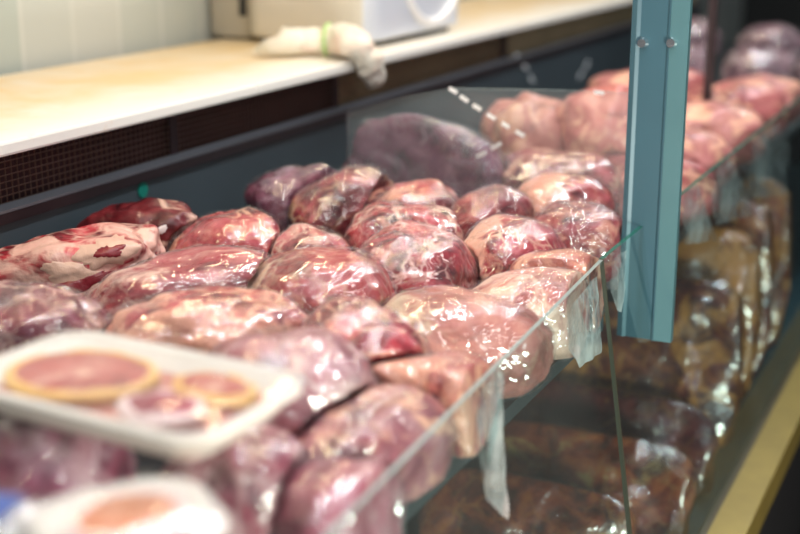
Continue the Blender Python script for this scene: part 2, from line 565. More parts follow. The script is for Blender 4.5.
for (a, b) in dashes[9:]:
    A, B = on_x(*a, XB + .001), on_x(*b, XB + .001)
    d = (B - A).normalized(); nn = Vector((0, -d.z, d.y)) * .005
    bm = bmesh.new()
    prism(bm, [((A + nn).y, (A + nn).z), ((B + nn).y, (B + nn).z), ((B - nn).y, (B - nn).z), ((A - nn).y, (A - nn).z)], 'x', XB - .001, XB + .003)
    cpart('reflection_dash', bm, M['reflection_dash'])

# ------------------------------------------------------------------ worktop boards, machines, cloth
ys = on_z(288, 92, .315).y
XF = -1.199
for (a, b, lab) in ((-.2, ys - .001, 'yellow-stained white cutting board worktop, the near length beside the meat'), (ys + .001, 4.75, 'white cutting board worktop under the scale, the far length')):
    bm = bmesh.new(); box(bm, -.485, 0, a, b, -.020, 0)
    tag(link('cutting_board', bm, M['board'], None, False, (XF, 0, ZW), bevel=.004), lab, 'cutting board')

# scale: corner at pixel (372,50)
k0 = on_z(372, 50, .304); k1 = on_z(466, 35, .304); kl = on_z(245, 43, .304)
sc = tag(empty('weighing_scale', (k0.x, k0.y, ZW)), 'white rounded weighing scale standing on the far worktop behind the cloth', 'scale')
bm = bmesh.new()
lx, ly = k0.x - kl.x, k1.y - k0.y + .12


def rrect(x0, x1, y0, y1, r, n=6):
    pts = []
    for (cx, cy, a0) in ((x1 - r, y0 + r, -PI / 2), (x1 - r, y1 - r, 0), (x0 + r, y1 - r, PI / 2), (x0 + r, y0 + r, PI)):
        for i in range(n + 1):
            t = a0 + PI / 2 * i / n
            pts.append((cx + r * math.cos(t), cy + r * math.sin(t)))
    return pts


bm = bmesh.new()
_, _, side = prism(bm, rrect(-lx, 0, 0, ly, .05), 'z', .014, .33)
for f in side:
    c = f.calc_center_median()
    if c.x > -.03: f.material_index = 1  # this side takes the enamel coloured as shaded
link('housing', bm, [M['machine'], M['machine_shade']], sc, True, bevel=.01)
bm = bmesh.new(); prism(bm, rrect(-lx + .02, -.02, .02, ly - .02, .04), 'z', 0, .0145)
link('base', bm, M['slot'], sc)
# raised white loop on the side tinted bluish for shade
pts = []
for i in range(25):
    t = PI + PI * i / 24
    pts.append((.003, ly * .62 + ly * .30 * math.cos(t), .15 + .115 * math.sin(t)))
pts = [(.003, pts[0][1], .30)] + pts + [(.003, pts[-1][1], .30)]
bm = bmesh.new(); tube(bm, pts, .010, 8)
link('curved_trim', bm, M['loop'], sc, True)

kb = on_z(190, 33, .304)
mc = tag(empty('beige_machine', (kl.x - .012, kl.y + .05, ZW)), 'beige counter machine with dark upright slot, beside the white scale', 'machine')
wl = min(kl.x - kb.x, kl.x - .012 + 1.712)
bm = bmesh.new(); prism(bm, rrect(-wl, 0, 0, .28, .015), 'z', .006, .36)
link('housing', bm, M['machine_beige'], mc, True, bevel=.006)
bm = bmesh.new(); box(bm, -.03, -.012, -.004, .003, .055, .25)
link('slot', bm, M['slot'], mc)
bm = bmesh.new(); prism(bm, rrect(-wl + .02, -.02, .02, .26, .01), 'z', 0, .0065)
link('base', bm, M['slot'], mc)

# rolled cloth with one end hanging over the edge
A = on_z(262, 52, .32); B = on_z(362, 50, .31)
cb = bmesh.new()
pix = [(257, 54, 2), (264, 52, 5), (275, 49, 11), (287, 46, 14), (300, 45, 14), (313, 44.5, 14), (322, 44, 13), (330, 44, 14), (342, 43, 15), (352, 44, 15), (360, 49, 14), (366, 58, 13), (370, 68, 12), (373, 78, 9), (374, 85, 4)]
pts, rad = [], []
ye = on_z(362, 60, .324)
for (px, py, rp) in pix:
    if px <= 342:
        P = on_z(px, py + rp * .8, .304); rr = rp * (P - EYE).dot(CF) / FPX
        P = Vector((min(P.x, XF - .03), P.y, ZW + rr * .86))
    else:
        f_ = (px - 342) / 32
        P = on_x(px, py, XF - .028 + .05 * min(1, f_ * 1.5)); rr = rp * (P - EYE).dot(CF) / FPX
    pts.append(P); rad.append(rr)
# resample finely
fine, fr_ = [], []
for i in range(len(pts) - 1):
    for j in range(6):
        t = j / 6; fine.append(pts[i].lerp(pts[i + 1], t)); fr_.append(rad[i] * (1 - t) + rad[i + 1] * t)
fine.append(pts[-1]); fr_.append(rad[-1])
tube(cb, fine, .02, 28, fr_, .95)
for v in cb.verts:
    nv = noise.noise(v.co * 26) * .010 + noise.noise(v.co * 60) * .005 + .006 * (1 - abs(noise.noise(Vector((v.co.x * 20, v.co.y * 60, v.co.z * 60)))))
    c = min(fine, key=lambda q: (q - v.co).length)
    d = (v.co - c)
    if d.length > 1e-5: v.co += d.normalized() * nv
    if v.co.z < ZW + .010 and v.co.x < XF + .012:
        if ZW + .010 - v.co.z < XF + .012 - v.co.x: v.co.z = ZW + .010
        else: v.co.x = XF + .012
org = pts[5].copy(); org.z = ZW
bmesh.ops.transform(cb, matrix=Matrix.Translation(-org), verts=cb.verts[:])
cl = tag(link('cloth', cb, M['cloth'], None, True, org), 'crumpled white cloth with green band, end hanging off worktop edge', 'cloth')
i0 = 7 * 6
ring = bmesh.new()
ax = (fine[i0 + 2] - fine[i0 - 2]).normalized(); aa = ax.cross(Vector((0, 0, 1))).normalized(); bb = aa.cross(ax)
rp = fr_[i0] * 1.14 + .006
tube(ring, [fine[i0] - org + aa * rp * math.cos(t * PI / 16) + bb * rp * math.sin(t * PI / 16) for t in range(33)], .0032, 8)
for v in ring.verts: v.co.z = max(v.co.z, .002)
link('rubber_band', ring, M['band'], cl, True)

# ------------------------------------------------------------------ the meat
mm = meat_mat
meat('beef_cut', 'meat', 'bone-in red cut with white fat and a hollow bone end, unwrapped, by the back panel', 58, 236, .43, .27, .13, .11, 8, mm('meat_bone_in', DARK, RED, PINK, (.80, .58, .48), 3, .62, .7, scale=.9, bal=.03), 3, None, 3.0, -.12, .26, tilt=-7)
meat('beef_cut', 'meat', 'dark maroon cut lying behind the bone-in cut', 141, 203, .425, .185, .11, .13, -4, mm('meat_maroon', MAR, (.13, .014, .022), (.26, .05, .055), FAT, 5, .02, .0), 5, None, 2.8, -.1, .2)
meat('beef_cut', 'meat', 'round red marbled cut in film right of the dark maroon cut', 224, 215, .43, .165, .15, .14, 10, mm('meat_round', DARK, RED, PINK, PEACH, 9, .35, .8, end=(0, -.02, -.12)), 9, FILM[0], 2.5, -.15, .15)
meat('beef_cut', 'meat', 'small red wrapped cut wedged behind the large central cut', 312, 228, .44, .125, .13, .13, 0, mm('meat_wedged', DARK, RED, PINK, FAT, 12, .25, .8), 12, FILM[0], 2.4, .1, .16)
meat('beef_cut', 'meat', 'long pink wrapped cut with pale streaks left of the central cut', 190, 255, .42, .25, .14, .14, 14, mm('meat_long_pink', (.2, .03, .04), (.45, .09, .10), (.65, .28, .26), FAT, 15, .35, .6, streak=(.5, 1.4, 1)), 15, FILM[2], 2.6, -.1, .14, tilt=-4)
meat('beef_cut', 'meat', 'large central pink-red wrapped cut with white zigzag sheen', 318, 252, .415, .19, .17, .15, 4, mm('meat_central', (.25, .03, .035), (.46, .08, .075), (.60, .19, .16), (.72, .56, .38), 18, .28, .35, end=(0, -.03, -.09)), 18, FILM[2], 2.6, -.05, .08)
meat('beef_cut', 'meat', 'flat red and pale cut in front of the long pink cut', 205, 297, .415, .23, .13, .12, 5, mm('meat_flat', (.2, .02, .03), RED, PINK, PEACH, 21, .55, .6), 21, FILM[0], 2.8, 0, .18)
meat('beef_cut', 'meat', 'purple-red wrapped cut at the edge of the pile, behind the foam tray', 28, 289, .41, .17, .14, .14, 0, mm('meat_edge', DARK, (.28, .045, .07), LIL, FAT, 24, .2, .5), 24, FILM[1], 2.5, 0, .16)
meat('beef_cut', 'meat', 'small red wrapped cut with pale knob end, below the central cut', 366, 307, .405, .14, .14, .14, -12, mm('meat_knob', DARK, RED, PINK, PEACH, 27, .25, .8, end=(0, .03, .09)), 27, FILM[0], 2.4, .25, .14, tilt=5)
meat('beef_cut', 'meat', 'pale yellowish wrapped joint with bright glare beside the glass', 462, 295, 0.445, .215, .14, .13, -6, mm('meat_pale', (.42, .16, .12), (.58, .30, .22), (.70, .46, .34), (.66, .56, .38), 30, .45, .2, end=(0, .0, -.13)), 30, FILM[2], 2.5, .15, .08, tilt=3)
meat('beef_cut', 'meat', 'blunt marbled red cut in film right of the central cut', 418, 229, .42, .155, .17, .145, -24, mm('meat_blunt', DARK, RED, PINK, (.80, .52, .46), 33, .25, .9, scale=1.2), 33, FILM[1], 2.5, .12, .1, tilt=4)
meat('beef_cut', 'meat', 'heavily marbled red cut behind the blunt marbled one', 405, 205, .425, .165, .14, .13, 12, mm('meat_marbled', MAR, RED, PINK, FAT, 36, .35, 1.0, scale=1.4), 36, FILM[0], 2.6, 0, .16)
meat('beef_cut', 'meat', 'small dark red glossy cut standing between two marbled cuts', 490, 190, .425, .155, .105, .12, 42, mm('meat_dark_small', MAR, (.23, .015, .025), (.45, .10, .10), PEACH, 39, .08, .4), 39, FILM[1], 2.5, -.1, .1, tilt=-6)
meat('beef_cut', 'meat', 'low reddish cut in front of the large purple wrapped joint', 416, 184, .435, .165, .13, .12, 6, mm('meat_low', DARK, RED, PINK, PEACH, 42, .4, .6), 42, FILM[0], 2.5, 0, .15)
meat('beef_cut', 'meat', 'dark cut with a yellow fat streak beside the purple packet', 345, 173, .42, .20, .11, .14, 38, mm('meat_streak', MAR, (.20, .02, .03), PINK, (.75, .50, .28), 45, .25, .5, end=(0, .03, .11)), 45, FILM[1], 2.5, -.05, .12, tilt=-14)
meat('beef_cut', 'meat', 'purple wrapped cut against the steel back panel', 303, 169, .42, .19, .12, .14, -8, mm('meat_purple', (.05, .012, .03), PUR, LIL, (.5, .4, .5), 48, .15, .3), 48, FILM[3], 2.6, 0, .2)
meat('beef_cut', 'meat', 'round cut, peach fat side and marbled red face, by the glass', 513, 220, .425, .15, .17, .14, -12, mm('meat_peach_face', DARK, RED, PINK, (.80, .50, .34), 51, .35, .9, end=(0, .0, -.06), scale=1.2), 51, FILM[1], 2.5, .02, .08, tilt=3)
meat('beef_cut', 'meat', 'peach coloured wrapped cut with purple end beside the post', 566, 176, .425, .17, .14, .13, 10, mm('meat_peach', (.16, .02, .03), (.45, .10, .09), PINK, PEACH, 54, .6, .4, end=(0, .02, -.05)), 54, FILM[0], 2.5, 0, .12)
meat('beef_cut', 'meat', 'dark red glossy cut lying below the peach cut, beside the post', 578, 204, 0.43, .145, .13, .12, -6, mm('meat_glossy', MAR, (.25, .02, .03), (.5, .12, .12), PEACH, 57, .12, .5), 57, FILM[1], 2.5, 0, .12)
meat('beef_cut', 'meat', 'pale orange streaked cut just in front of the round peach one', 562, 254, 0.445, .15, .11, .11, 14, mm('meat_orange', (.42, .10, .07), (.60, .26, .17), PEACH, PEACH, 60, .5, .4, streak=(.5, 1.5, 1)), 60, FILM[0], 2.7, 0, .1)
meat('beef_cut', 'meat', 'pale pink wrapped cut against the glass, behind the yellowish joint', 538, 273, 0.45, .18, .12, .11, 12, mm('meat_pale_pink', (.45, .14, .12), (.64, .33, .26), PEACH, FAT, 63, .5, .5), 63, FILM[1], 2.7, 0, .12)
meat('beef_cut', 'meat', 'pink striped cut by the glass, below the yellowish joint', 432, 361, 0.44, .17, .12, .10, 28, mm('meat_striped', (.32, .05, .06), (.55, .17, .15), PINK, PEACH, 66, .5, .7, streak=(.5, 1.6, 1)), 66, FILM[1], 2.7, 0, .14)
# behind the divider
meat('beef_joint', 'meat', 'large purple wrapped joint behind the glass divider', 422, 119, .368, .30, .16, .19, -6, mm('joint_purple', (.11, .03, .06), (.30, .09, .16), (.50, .26, .36), (.5, .33, .38), 70, .18, .3), 70, FILM[3], 2.5, .05, .16, tilt=6, sub=5)
meat('beef_joint', 'meat', 'red wrapped joint behind the glass divider, below the pale peach joints', 552, 151, .425, .26, .17, .14, -4, mm('joint_red', (.14, .02, .025), (.42, .07, .07), PINK, PEACH, 73, .35, .4), 73, FILM[0], 2.5, 0, .14, sub=5)
meat('pale_joint', 'meat', 'pale peach joint heaped behind the divider', 538, 97, .365, .21, .18, .2, 20, mm('joint_peach', (.50, .20, .15), (.66, .36, .26), (.76, .48, .36), PEACH, 76, .4, .1), 76, None, 2.3, .2, .2, sub=5)
meat('pale_joint', 'meat', 'second pale peach joint, close behind the post', 606, 84, .335, .2, .18, .2, -20, mm('joint_pink', (.48, .16, .13), (.66, .32, .25), (.74, .44, .34), PEACH, 79, .35, .1), 79, None, 2.3, -.2, .2, sub=5)
# foreground
meat('beef_joint', 'meat', 'big greyish pink wrapped joint behind the foam tray', 284, 335, 0.4, 0.185, 0.16, .165, -6, mm('joint_grey_pink', (.20, .06, .08), (.38, .15, .17), (.52, .30, .31), (.6, .48, .46), 82, .3, .3), 82, FILM[3], 2.4, .0, .12, sub=5)
meat('beef_cut', 'meat', 'purple wrapped cut in front of the foam tray, by the corner of the pile', 52, 408, .392, .115, .12, .13, -4, mm('meat_front_purple', (.10, .014, .04), (.27, .05, .11), LIL, (.7, .5, .55), 85, .25, .4), 85, FILM[1], 2.5, 0, .14, sub=5)
meat('beef_cut', 'meat', 'mauve wrapped cut below the corner of the foam tray', 238, 430, .425, .12, .12, .12, -20, mm('meat_mauve', (.17, .03, .05), (.34, .10, .14), (.50, .25, .29), (.68, .48, .48), 88, .3, .4), 88, FILM[3], 2.5, 0, .14, sub=5)
meat('beef_cut', 'meat', 'mauve pink wrapped cut at the near end beside the glass', 345, 468, .45, .125, .12, .11, 8, mm('meat_near', (.22, .04, .07), (.42, .13, .17), (.58, .30, .34), (.7, .5, .5), 91, .3, .3), 91, FILM[3], 2.5, 0, .14, sub=5)
meat('beef_cut', 'meat', 'greyish purple long cut lying along the near glass', 372, 404, 0.45, .20, .10, .10, 52, mm('meat_grey_purple', (.16, .05, .07), (.33, .14, .16), (.48, .28, .28), PEACH, 94, .35, .4), 94, FILM[1], 2.6, 0, .14, sub=5)

# ------------------------------------------------------------------ foam tray of sliced meat


def foam_tray(label, ctr, L, W, H, rz, tilt, liplabel=None):
    t = tag(empty('foam_tray', ctr, rz), label, 'tray')
    t.rotation_euler = (tilt[0], tilt[1], rz)
    bm = bmesh.new()
    n = 8
    def ring(l, w, r, z):
        return [bm.verts.new((x, y, z)) for x, y in rrect(-l / 2, l / 2, -w / 2, w / 2, r, n)]
    rs = [ring(L - .05, W - .05, .02, 0), ring(L - .014, W - .014, .03, H), ring(L, W, .035, H + .001), ring(L, W, .035, H - .004), ring(L - .008, W - .008, .033, H - .0045)]
    inner = [ring(L - .05, W - .05, .02, 0.004), ring(L - .020, W - .020, .028, H)]
    for a, b in ((inner[0], inner[1]), (inner[1], rs[1]), (rs[1], rs[2]), (rs[2], rs[3]), (rs[3], rs[4]), (rs[4], rs[0])):
        m_ = len(a)
        for i in range(m_):
            bm.faces.new((a[i], a[(i + 1) % m_], b[(i + 1) % m_], b[i]))
    bm.faces.new(inner[0]); bm.faces.new(rs[0][::-1])
    link('tray_shell', bm, M['foam'], t, True)
    bm = bmesh.new(); prism(bm, rrect(-L / 2 + .022, L / 2 - .022, -W / 2 + .020, W / 2 - .020, .02), 'z', .0045, .014)
    link('absorbent_pad', bm, M['pad'], t)['label'] = 'pinkish stained pad'
    bm = bmesh.new()
    nu, nv = 40, 28
    g = [[None] * nv for _ in range(nu)]
    for i in range(nu):
        for j in range(nv):
            u, v = i / (nu - 1) * 2 - 1, j / (nv - 1) * 2 - 1
            z = H + .003 + .010 * (1 - u ** 4) * (1 - v ** 4) + .0025 * noise.noise(Vector((u * 3, v * 5, 1.3)))
            g[i][j] = bm.verts.new((u * L * .492, v * W * .488, z))
    for i in range(nu - 1):
        for j in range(nv - 1):
            bm.faces.new((g[i][j], g[i + 1][j], g[i + 1][j + 1], g[i][j + 1]))
    link('stretch_film', bm, FILM_TRAY, t, True)
    return t


def steak(label, t, x, y, a, b, th, rot, mats, seed, z=.006):
    """round slice with a fat ring, lying in tray t (kept as a thing of its own)"""
    bm = bmesh.new()
    n = 48
    rings = []
    s = Vector((seed, seed * 2.2, 0))
    for (f, zz) in ((.0, th), (.5, th * 1.02), (.9, th), (.97, th * .8), (.97, th * .2), (.9, 0), (0.0, 0)):
        if f == 0: rings.append([bm.verts.new((0, 0, zz))]); continue
        rings.append([bm.verts.new((a * f * (1 + .10 * noise.noise(s + Vector((math.cos(q), math.sin(q), 0)))) * math.cos(q), b * f * (1 + .10 * noise.noise(s + Vector((math.cos(q), math.sin(q), 0)))) * math.sin(q), zz)) for q in [2 * PI * i / n for i in range(n)]])
    for A_, B_ in zip(rings, rings[1:]):
        for i in range(n):
            p = [A_[i % len(A_)], A_[(i + 1) % len(A_)], B_[(i + 1) % len(B_)], B_[i % len(B_)]]
            q = []
            for vv in p:
                if vv not in q: q.append(vv)
            if len(q) > 2: bm.faces.new(q)
    mw = Matrix.Translation(t.location) @ t.rotation_euler.to_matrix().to_4x4() @ Matrix.Translation((x, y, z)) @ Matrix.Rotation(rot, 4, 'Z')
    o = link('meat_slice', bm, mats[0], None, True)
    o.matrix_world = mw
    bm = bmesh.new()
    pts = []
    for i in range(n + 1):
        q = 2 * PI * i / n
        rr = 1 + .10 * noise.noise(s + Vector((math.cos(q), math.sin(q), 0)))
        pts.append((a * rr * math.cos(q), b * rr * math.sin(q), th * .55))
    tube(bm, pts, .006, 8, [.0055 + .003 * noise.noise(Vector((i * .3, seed, 0))) if i != n else .0055 + .003 * noise.noise(Vector((0, seed, 0))) for i in range(n + 1)], th / .012)
    f = link('fat_rim', bm, mats[1], o, True)
    tag(f, 'pale ring of fat')
    return tag(o, label, 'meat')


fat_glare = plain('fat_yellow_glare', (.80, .50, .18), .3, 0, .12, 60)  # ring of fat, its yellow also paints the warm film glare
fat_w = plain('white_fat', (.86, .70, .70), .3, 0, .1, 60)
sl1 = meat_mat('slice_pink', (.36, .06, .06), (.52, .14, .12), (.62, .24, .20), FAT, 101, .3, .4)
sl2 = meat_mat('slice_red', (.30, .03, .07), (.50, .09, .14), (.66, .28, .32), FAT, 104, .12, .3)

DT = .360
c0 = on_z(143, 383, DT)
pb, prr = on_z(80, 332, DT), on_z(297, 377, DT)
ang = math.atan2(prr.y - pb.y, prr.x - pb.x)
pf = on_z(225, 448, DT)
LT = (prr - pb).length * 1.14
WT = .15
ctr = (prr + pf) / 2 - Vector((math.cos(ang), math.sin(ang), 0)) * LT * .5
tl = foam_tray('white foam tray of sliced meat under clear film, on the pile', (ctr.x, ctr.y, CAMZ - DT - .028), LT, (pf - prr).length * 1.0 + .01, .028, ang, (0, 0))
TW = (pf - prr).length
steak('large round pink slice with fat ring tinted as yellow glare in the foam tray', tl, -.050, .002, .060, .045, .011, .2, (sl1, fat_glare), 3, .0155)
steak('small red slice with whitish fat ring in the foam tray', tl, .055, -.026, .031, .022, .011, .1, (sl2, fat_w), 8, .0175)
steak('pale slice behind the two others in the foam tray', tl, .062, .030, .034, .020, .011, -.1, (sl1, fat_glare), 14, .0155)

DT2 = .375
c = on_z(128, 520, DT2)
t2 = foam_tray('white tray of orange meat under film, at the near end of the pile', (c.x, c.y, CAMZ - DT2 - .03), .115, .105, .03, YAW + .5, (0.0, 0))
steak('orange piece of meat lying in the near white tray', t2, 0.0, -.002, .034, .030, .018, .3, (meat_mat('slice_orange', (.70, .26, .08), (.85, .42, .16), (.85, .52, .28), FAT, 107, .3, .3), fat_w), 21, .018)
c = on_z(6, 520, .385)
t3 = foam_tray('white packet with blue label in the corner of the pile', (c.x - .012, c.y - .006, CAMZ - .385 - .02), .075, .062, .02, YAW - .3, (0, 0))
bm = bmesh.new(); prism(bm, rrect(-.022, .026, -.024, .012, .004), 'z', .0335, .0345)
tag(link('paper_label', bm, M['bluelabel'], t3), 'blue label')

# ------------------------------------------------------------------ lower tray: dark flat packs leaning one on the next


def slab(label, xr, y, ztop, L, Hh, th, lean, mat, seed, film, cat='meat', group=None, rz=0.):
    bm = bmesh.new()
    bmesh.ops.create_icosphere(bm, subdivisions=6, radius=1)
    D = (L / 2, th / 2, Hh / 2)
    for v in bm.verts:
        n = v.co.normalized(); q = n * se(n, 5)
        s = Vector((seed * 1.7, seed * .6, 3))
        l = 1 + .06 * noise.noise(n * 2.2 + s)
        q.y *= 1 + .5 * noise.noise(Vector((n.x * 3, 0, n.z * 3)) + s)
        v.co = Vector((q.x * D[0] * l, q.y * D[1], q.z * D[2] * l))
    wb = bm.copy()
    for v in wb.verts:
        n = v.co
        s = Vector((seed, 0, 0))
        k_ = .0035 + .004 * max(0, noise.noise(v.co * 30 + s))
        d = Vector((n.x / D[0] ** 2, n.y / D[1] ** 2, n.z / D[2] ** 2)).normalized()
        v.co += d * k_
    loc = Vector((xr - L / 2, y, ztop - Hh / 2 * math.cos(lean)))
    o = link('meat_pack', bm, mat, None, True, loc, (-lean, 0, rz))
    REG.append([o, link('plastic_wrap', wb, film, o, True)])
    return tag(o, label, cat, group)


BR1 = (.06, .012, .010); BR2 = (.24, .060, .022); BR3 = (.52, .22, .06); OR = (.62, .30, .08)
def brown(n, s, fa, ol=False): return meat_mat('pack_' + n, BR1, BR2, BR3, (.42, .34, .14) if ol else OR, s, fa, .25)
fd = film_mat('dull_film', 55, .015, .16, (.95, .93, .9), .4, .25)
zf = Z_LOW
zf = Z_LOW


def slab_at(label, px, py, drop, L, Hh, th, lean, mat, seed, film, rz=0.):
    """px, py: the outer top corner of the pack; drop: its height below the eye"""
    P = on_z(px, py, drop)
    y = P.y
    xr = min(P.x, glass_x(y, P.z) - .012) if y < 2.4 else glass_x(y, P.z - Hh * .45) - .012
    slab(label, xr, y + math.sin(lean) * -Hh / 2, P.z, L, Hh, th, lean, mat, seed, film, rz=rz)


slab_at('dark brown meat pack with curved top, nearest in the lower tray', 640, 500, .93, .36, .20, .06, .6, brown('near', 201, .15), 201, fd)
slab_at('reddish brown pack with olive end, second from the near end', 702, 452, .92, .40, .20, .055, .55, brown('second', 204, .25, True), 204, fd, rz=-.03)
slab_at('maroon flat pack with pale top edge, third in the lower tray', 722, 408, .91, .40, .20, .055, .55, meat_mat('pack_third', BR1, (.11, .016, .022), (.25, .07, .05), OR, 207, .1, .2), 207, fd, rz=-.02)
slab_at('mottled orange and purple pack right of the post, mid height', 740, 285, .72, .40, .34, .06, .35, meat_mat('pack_mottled', (.05, .010, .022), (.16, .040, .030), (.44, .20, .085), OR, 210, .45, .25), 210, fd)
slab_at('orange-brown pack behind the mottled pack', 795, 235, .66, .40, .38, .07, .35, brown('orange', 213, .75), 213, fd)
slab_at('dark brown pack behind the orange-brown pack', 800, 205, .63, .40, .42, .06, .3, brown('dark', 216, .35), 216, fd)
slab_at('brown pack leaning toward the far end of the lower tray', 810, 180, .62, .40, .43, .06, .3, brown('far', 219, .55), 219, fd)

# far stretch of the case: rows of pink packs, then pale trays
pk = [meat_mat('far_pink_a', (.30, .10, .09), (.52, .26, .23), (.68, .45, .40), PEACH, 401, .4, .2), meat_mat('far_pink_b', (.24, .05, .06), (.46, .17, .16), (.62, .34, .31), PEACH, 404, .3, .2), meat_mat('far_lilac', (.16, .11, .14), (.26, .19, .22), (.36, .29, .31), (.5, .44, .45), 407, .3, .1)]
protos = []
def heap(label, x, y, h, L, W, H, yaw, mat, seed, film, group):
    D = (L / 2, W / 2, H / 2)
    o = link('meat_pack' if film else 'pork_cut', meat_bm(D, seed, 2.4, 0, .16, 0, False, 5), mat, None, True, (x, y, CAMZ - h - D[2]), (0, 0, YAW + math.radians(yaw)))
    tag(o, label, 'meat', group)
    REG.append([o, None])
    if film: REG[-1][1] = link('plastic_wrap', meat_bm(D, seed, 2.4, 0, .16, 0, True, 5), film, o, True)


for i, (x, y, h, mi, lab) in enumerate((
        (-.60, 2.36, .45, 1, 'reddish pink cut just right of the post, against the far pane'),
        (-.62, 2.60, .44, 0, 'pale pink cut at the foot of the thin dark upright'),
        (-.60, 2.84, .42, 0, 'pale pink cut right of the thin dark upright, along the far pane'),
        (-.82, 2.74, .41, 1, 'reddish pink cut showing between the teal post and the thin upright'),
        (-.60, 3.10, .41, 1, 'reddish pink cut fourth along the far pane'),
        (-.82, 3.05, .39, 0, 'pale pink cut on the far heap, behind the thin upright'),
        (-.60, 3.36, .42, 0, 'pale pink cut fifth and last along the far pane'),
        (-.83, 3.34, .41, 1, 'reddish pink cut at the back of the far heap'))):
    heap(lab, x, y, h, .25, .20, .14, 14 * ((i * 3) % 5 - 2), pk[mi], 410 + i, None, 'pale cuts heaped in the far section')
for i, (x, y, h, lab) in enumerate(((-.92, 3.85, .40, 'lilac grey packet closest to the post in the farthest row'), (-.70, 3.95, .41, 'lilac grey packet in the middle of the farthest row'), (-.50, 4.05, .42, 'lilac grey packet at the outer end of the farthest row'),
                                    (-1.0, 4.35, .37, 'lilac grey packet behind the farthest row, over the thin upright'), (-.74, 4.4, .38, 'lilac grey packet behind the farthest row, at the outer end'))):
    heap(lab, x, y, h, .20, .19, .16, 10 * (i % 3), pk[2], 430 + i, FILM[3], 'lilac packets in the farthest row')

# crumpled film caught between the meat and the front glass
def glass_pt(px, py, gap=.006):
    P = on_x(px, py, -.46)
    for _ in range(6): P = on_x(px, py, glass_x(P.y, P.z) - gap)
    return P


for lab, L_, R_ in (('long white film flap hanging behind the near pane, nearest the tray', [(484, 378), (476, 410), (480, 450), (486, 500)], [(504, 364), (502, 410), (505, 460), (508, 520)]),
                    ('white film flap behind the near pane beside its dark edge', [(566, 312), (566, 330), (570, 350), (580, 368)], [(596, 276), (600, 300), (602, 330), (600, 352)]),
                    ('short white film flap behind the pane joint, beside the post foot', [(609, 262), (611, 275), (613, 292), (616, 310)], [(626, 250), (627, 270), (626, 290), (620, 312)]),
                    ('crinkled clear bag corner standing against the far pane, right beside the post', [(684, 193), (683, 215), (685, 245)], [(697, 184), (706, 205), (716, 240)]),
                    ('second crinkled clear bag corner along the far pane, under its green edge', [(716, 168), (712, 195), (716, 225)], [(730, 160), (745, 185), (752, 215)]),
                    ('widest crinkled clear bag corner, farthest along the far pane', [(752, 142), (750, 170), (746, 200)], [(780, 121), (790, 150), (784, 195)])):
    bm = bmesh.new()
    nu, nv = 24, 12
    def lerpl(P, t):
        t *= len(P) - 1; i = min(int(t), len(P) - 2); f = t - i
        return (P[i][0] * (1 - f) + P[i + 1][0] * f, P[i][1] * (1 - f) + P[i + 1][1] * f)
    g = []
    c0 = glass_pt(*L_[0])
    for i in range(nu):
        a_, b_ = lerpl(L_, i / (nu - 1)), lerpl(R_, i / (nu - 1))
        row = []
        for j in range(nv):
            t = j / (nv - 1)
            P = glass_pt(a_[0] * (1 - t) + b_[0] * t, a_[1] * (1 - t) + b_[1] * t)
            P.x += .003 * noise.noise(P * 40) + .001 * math.sin(t * 14 + i * .3)
            row.append(bm.verts.new(P - c0))
        g.append(row)
    for i in range(nu - 1):
        for j in range(nv - 1):
            bm.faces.new((g[i][j], g[i + 1][j], g[i + 1][j + 1], g[i][j + 1]))
    tag(link('film_flap', bm, FILM_EDGE, None, True, c0), lab, 'plastic film')

# ------------------------------------------------------------------ soft contact: each piece is dented where it meets a nearer piece, the deck, the glass or the steel
from mathutils.bvhtree import BVHTree
bpy.context.view_layer.update()


def bvh_of(objs):
    vs, ps = [], []
    for o in objs:
        b = len(vs)
        vs += [o.matrix_world @ v.co for v in o.data.vertices]
        ps += [tuple(b + i for i in p.vertices) for p in o.data.polygons]
    lo = Vector([min(v[i] for v in vs) for i in range(3)]); hi = Vector([max(v[i] for v in vs) for i in range(3)])
    return BVHTree.FromPolygons(vs, ps), lo, hi


def hit_all(b, c, d, ln):
    h = b.ray_cast(c, d, ln + .004)
    return h[3]


